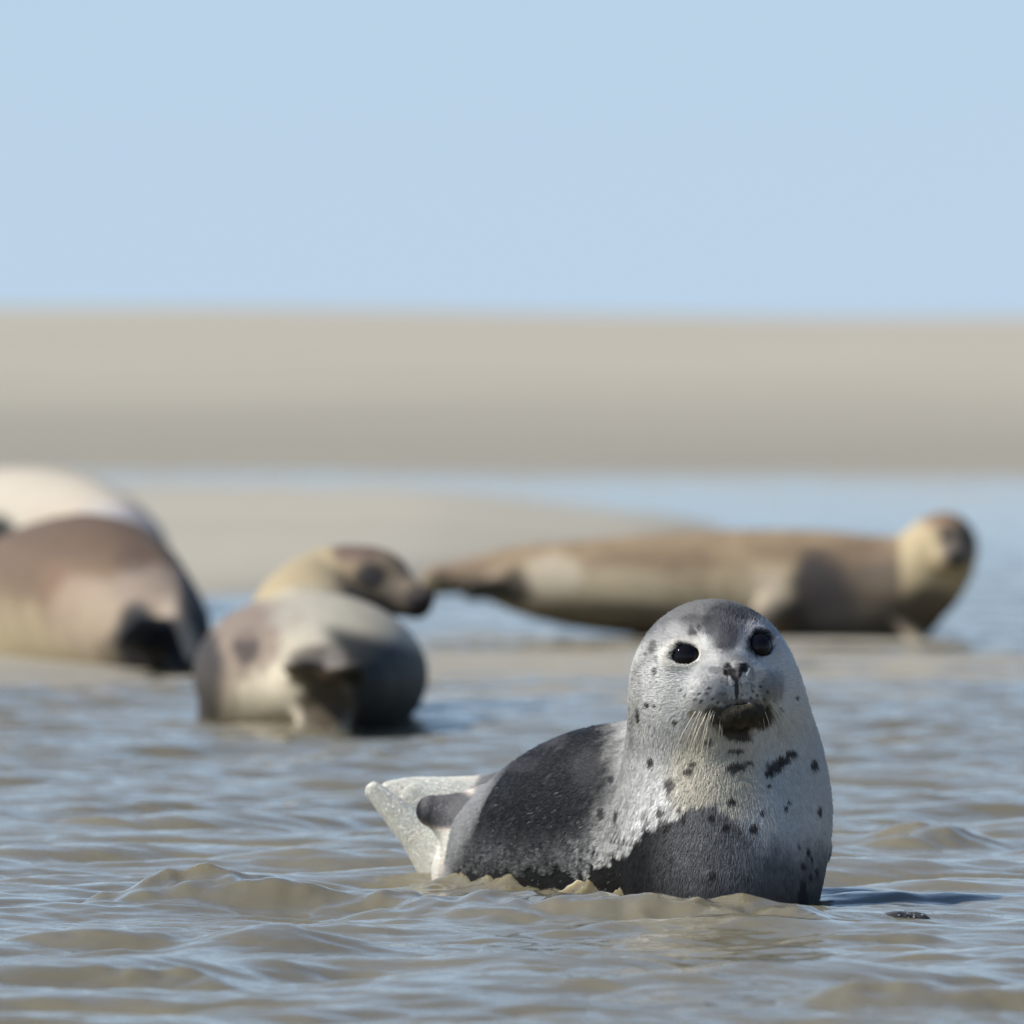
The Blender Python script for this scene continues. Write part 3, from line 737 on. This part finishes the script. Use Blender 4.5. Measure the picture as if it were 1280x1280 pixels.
def colA(V, px, py):
    n1 = noise(V, 9, 3, 40) + .5 * noise(V, 35, 2, 41); c = np.tile(np.array([[.42, .375, .285]]), (len(V), 1)) * (1 + .28 * n1)[:, None]
    patches(c, px, py, [(300, 800, 55, 50, (.17, .125, .10), .8), (255, 850, 26, 70, (.035, .03, .03), .92), (308, 808, 18, 24, (.035, .03, .03), .8), (320, 775, 60, 26, (.22, .175, .14), .65), (285, 870, 14, 40, (.20, .16, .12), .5), (390, 775, 50, 30, (.43, .41, .34), .5)], .5 * n1)
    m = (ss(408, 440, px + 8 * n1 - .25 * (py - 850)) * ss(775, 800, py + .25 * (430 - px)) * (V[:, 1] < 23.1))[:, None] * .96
    c = c * (1 - m) + np.array([.024, .027, .028]) * m  # shade on the side away from the sun, painted dark
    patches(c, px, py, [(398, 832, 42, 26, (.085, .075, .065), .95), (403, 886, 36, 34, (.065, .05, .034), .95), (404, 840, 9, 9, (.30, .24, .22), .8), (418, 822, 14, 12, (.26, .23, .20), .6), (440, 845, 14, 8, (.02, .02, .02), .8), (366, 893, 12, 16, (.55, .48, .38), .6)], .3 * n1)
    h = V[:, 1] > 23.25
    tt = ss(412, 436, px + 10 * n1 - .2 * (py - 720))[:, None]; c2 = np.array([.38, .31, .19]) * (1 - tt) + np.array([.19, .15, .105]) * tt
    patches(c2, px, py, [(445, 690, 30, 14, (.12, .085, .07), .8), (440, 725, 22, 26, (.26, .19, .11), .4), (495, 738, 26, 16, (.24, .20, .15), .5), (505, 760, 34, 22, (.10, .085, .07), .7), (528, 752, 22, 20, (.035, .03, .03), .95), (463, 720, 20, 17, (.03, .028, .03), .95), (490, 775, 30, 10, (.08, .07, .06), .7)], .3 * n1)
    return np.where(h[:, None], c2, c)
far_seal('resting_seal', 'cream and brown seal seen from behind, its brown head turned to the right', at(388, 905, 22.4), sdfA, (-.68, 21.6, -.15), (.15, 23.95, .48), .008, colA,
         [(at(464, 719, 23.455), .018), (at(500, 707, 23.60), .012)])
# --- brown seal at the left edge
bB = [(*at(215, 795, 26.1), .085), (*at(175, 775, 26.3), .135), (*at(125, 754, 26.6), .186), (*at(70, 760, 26.95), .190), (*at(0, 778, 27.3), .165), (*at(-90, 790, 27.7), .13), (*at(-170, 780, 28.0), .10), (*at(-215, 755, 28.1), .085)]
def sdfB(P):
    d = chain(P, bB, 3, .03)
    d = smin(d, slab(P, at(205, 800, 26.05), at(165, 790, 25.85), (.2, 1, 0), .060, .045, .025), .02)
    d = smin(d, slab(P, at(215, 790, 26.0), at(232, 822, 25.9), (.2, 1, 0), .055, .05, .025), .02)
    d = smin(d, seg(P, at(-220, 752, 28.1), at(-265, 760, 28.0), .06, .035), .02)
    d = smin(d, slab(P, at(-60, 780, 27.0), at(-20, 830, 26.9), (0, 1, .3), .05, .04, .02), .02)
    return d
def colB(V, px, py):
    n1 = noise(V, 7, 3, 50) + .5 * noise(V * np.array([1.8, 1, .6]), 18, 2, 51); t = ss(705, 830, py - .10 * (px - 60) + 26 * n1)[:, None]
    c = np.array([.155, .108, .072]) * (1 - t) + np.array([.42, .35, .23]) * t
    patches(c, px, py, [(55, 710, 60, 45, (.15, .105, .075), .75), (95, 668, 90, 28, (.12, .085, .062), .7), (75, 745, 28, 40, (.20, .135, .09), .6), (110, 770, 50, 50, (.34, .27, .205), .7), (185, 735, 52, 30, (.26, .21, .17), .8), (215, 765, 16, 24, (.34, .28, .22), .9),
                        (172, 785, 26, 34, (.018, .02, .024), .98), (205, 812, 75, 38, (.018, .02, .024), .98), (246, 770, 26, 70, (.03, .035, .04), .95), (165, 700, 24, 18, (.09, .065, .055), .6)], .35 * n1)  # near-black: dark hind flippers, and shade painted on the right side
    return c
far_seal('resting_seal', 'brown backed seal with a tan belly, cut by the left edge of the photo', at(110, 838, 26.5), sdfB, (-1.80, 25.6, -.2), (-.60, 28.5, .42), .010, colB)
# --- pale seal behind it
bC = [(p[0], p[1], p[2] - .018, p[3]) for p in [(*at(178, 700, 32.0), .075), (*at(150, 682, 32.2), .12), (*at(100, 668, 32.6), .165), (*at(40, 660, 33.0), .178), (*at(-40, 664, 33.4), .175), (*at(-130, 680, 33.8), .14), (*at(-190, 670, 34), .10)]]
def sdfC(P):
    d = chain(P, bC, 3, .03)
    d = smin(d, slab(P, at(180, 705, 31.95), at(215, 715, 31.8), (.2, 1, .3), .05, .045, .02), .02)
    d = smin(d, slab(P, at(-10, 690, 32.85), at(5, 660, 32.75), (.2, 1, .3), .05, .045, .02), .02)
    d = smin(d, seg(P, at(-195, 668, 34), at(-235, 670, 33.9), .07, .035), .02)
    return d
def colC(V, px, py):
    n1 = noise(V, 7, 3, 60); c = np.tile(np.array([[.44, .395, .32]]), (len(V), 1)) * (1 + .08 * n1)[:, None]
    patches(c, px, py, [(100, 650, 70, 22, (.40, .33, .26), .5), (160, 665, 40, 32, (.20, .20, .22), .9), (130, 645, 30, 18, (.36, .36, .38), .5), (-2, 668, 24, 24, (.02, .022, .025), .97), (175, 690, 30, 26, (.06, .07, .09), .9)], .3 * n1)  # bluish greys at the right end are painted shade
    return c
far_seal('resting_seal', 'pale cream seal lying behind the brown seal at the left edge', at(60, 730, 32.5), sdfC, (-2.1, 31.4, -.15), (-.78, 34.4, .45), .011, colC)
# --- long seal on the right
D5 = 29.4
def a5(px, py, dd=0): return at(px, py, D5 + dd)
bD = [(*a5(575, 722, -.02), .024), (*a5(620, 721), .050), (*a5(668, 727), .078), (*a5(735, 731), .100), (*a5(820, 732), .118), (*a5(920, 732), .128), (*a5(1020, 735, -.03), .132), (*a5(1095, 738, -.06), .122), (*a5(1140, 728, -.10), .104), (*a5(1166, 704, -.12), .086), (*a5(1176, 686, -.14), .076)]
def sdfD(P):
    d = chain(P, bD, 3, .03)
    d = smin(d, ell(P, a5(1080, 775, -.04), (.17, .13, .07)), .05)
    d = smin(d, ell(P, a5(1182, 682, -.16), (.076, .078, .080)), .02)
    d = smin(d, ell(P, a5(1190, 696, -.24), (.042, .05, .036)), .02)
    d = smin(d, slab(P, a5(660, 710), a5(545, 726, -.02), (0, 1, .5), .052, .040, .028), .02)
    d = smin(d, slab(P, a5(665, 730), a5(590, 738, -.1), (0, 1, .5), .045, .028, .022), .02)
    d = smin(d, slab(P, a5(1010, 715, -.13), a5(955, 770, -.16), (.2, 1, .1), .042, .036, .018), .015)
    d = smin(d, slab(P, a5(1120, 770, -.13), a5(1145, 800, -.20), (.2, .3, 1), .04, .035, .018), .015)
    return d
def colD(V, px, py):
    n1 = noise(V, 6, 3, 70) + .4 * noise(V, 20, 2, 73); n2 = noise(V, 25, 2, 71)
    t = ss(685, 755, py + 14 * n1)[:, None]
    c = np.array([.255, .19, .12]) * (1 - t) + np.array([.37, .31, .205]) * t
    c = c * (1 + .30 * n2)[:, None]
    patches(c, px, py, [(692, 720, 38, 28, (.52, .46, .36), .6), (820, 700, 80, 16, (.16, .115, .075), .6), (990, 690, 60, 14, (.15, .11, .07), .6), (780, 735, 60, 26, (.42, .36, .25), .5), (960, 745, 26, 36, (.40, .34, .26), .75), (1020, 730, 34, 44, (.035, .032, .035), .9), (1080, 700, 55, 26, (.14, .10, .07), .75),  # near-black ellipse: shadow beside the fore flipper, painted in
                        (1065, 770, 110, 30, (.055, .05, .042), .95), (1110, 735, 55, 36, (.10, .08, .06), .85), (1030, 745, 40, 50, (.04, .036, .036), .8), (760, 772, 100, 20, (.10, .08, .055), .8), (880, 780, 100, 22, (.10, .08, .058), .8),  # brown chest, underside shade painted dark, flipper shadow again
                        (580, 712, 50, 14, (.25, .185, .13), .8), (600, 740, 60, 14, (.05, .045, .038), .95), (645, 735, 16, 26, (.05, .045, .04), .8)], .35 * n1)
    h = px > 1125
    hc_ = c.copy(); hc_[h & (py < 745)] = np.array([.42, .34, .21])
    patches(hc_, px, py, [(1185, 648, 34, 16, (.16, .10, .07), .8), (1196, 682, 24, 28, (.10, .085, .08), .85), (1195, 698, 12, 9, (.03, .03, .03), .9), (1160, 760, 50, 26, (.12, .09, .06), .85), (1150, 700, 22, 30, (.40, .33, .20), .5)], .3 * n2)
    return np.where(h[:, None], hc_, c)
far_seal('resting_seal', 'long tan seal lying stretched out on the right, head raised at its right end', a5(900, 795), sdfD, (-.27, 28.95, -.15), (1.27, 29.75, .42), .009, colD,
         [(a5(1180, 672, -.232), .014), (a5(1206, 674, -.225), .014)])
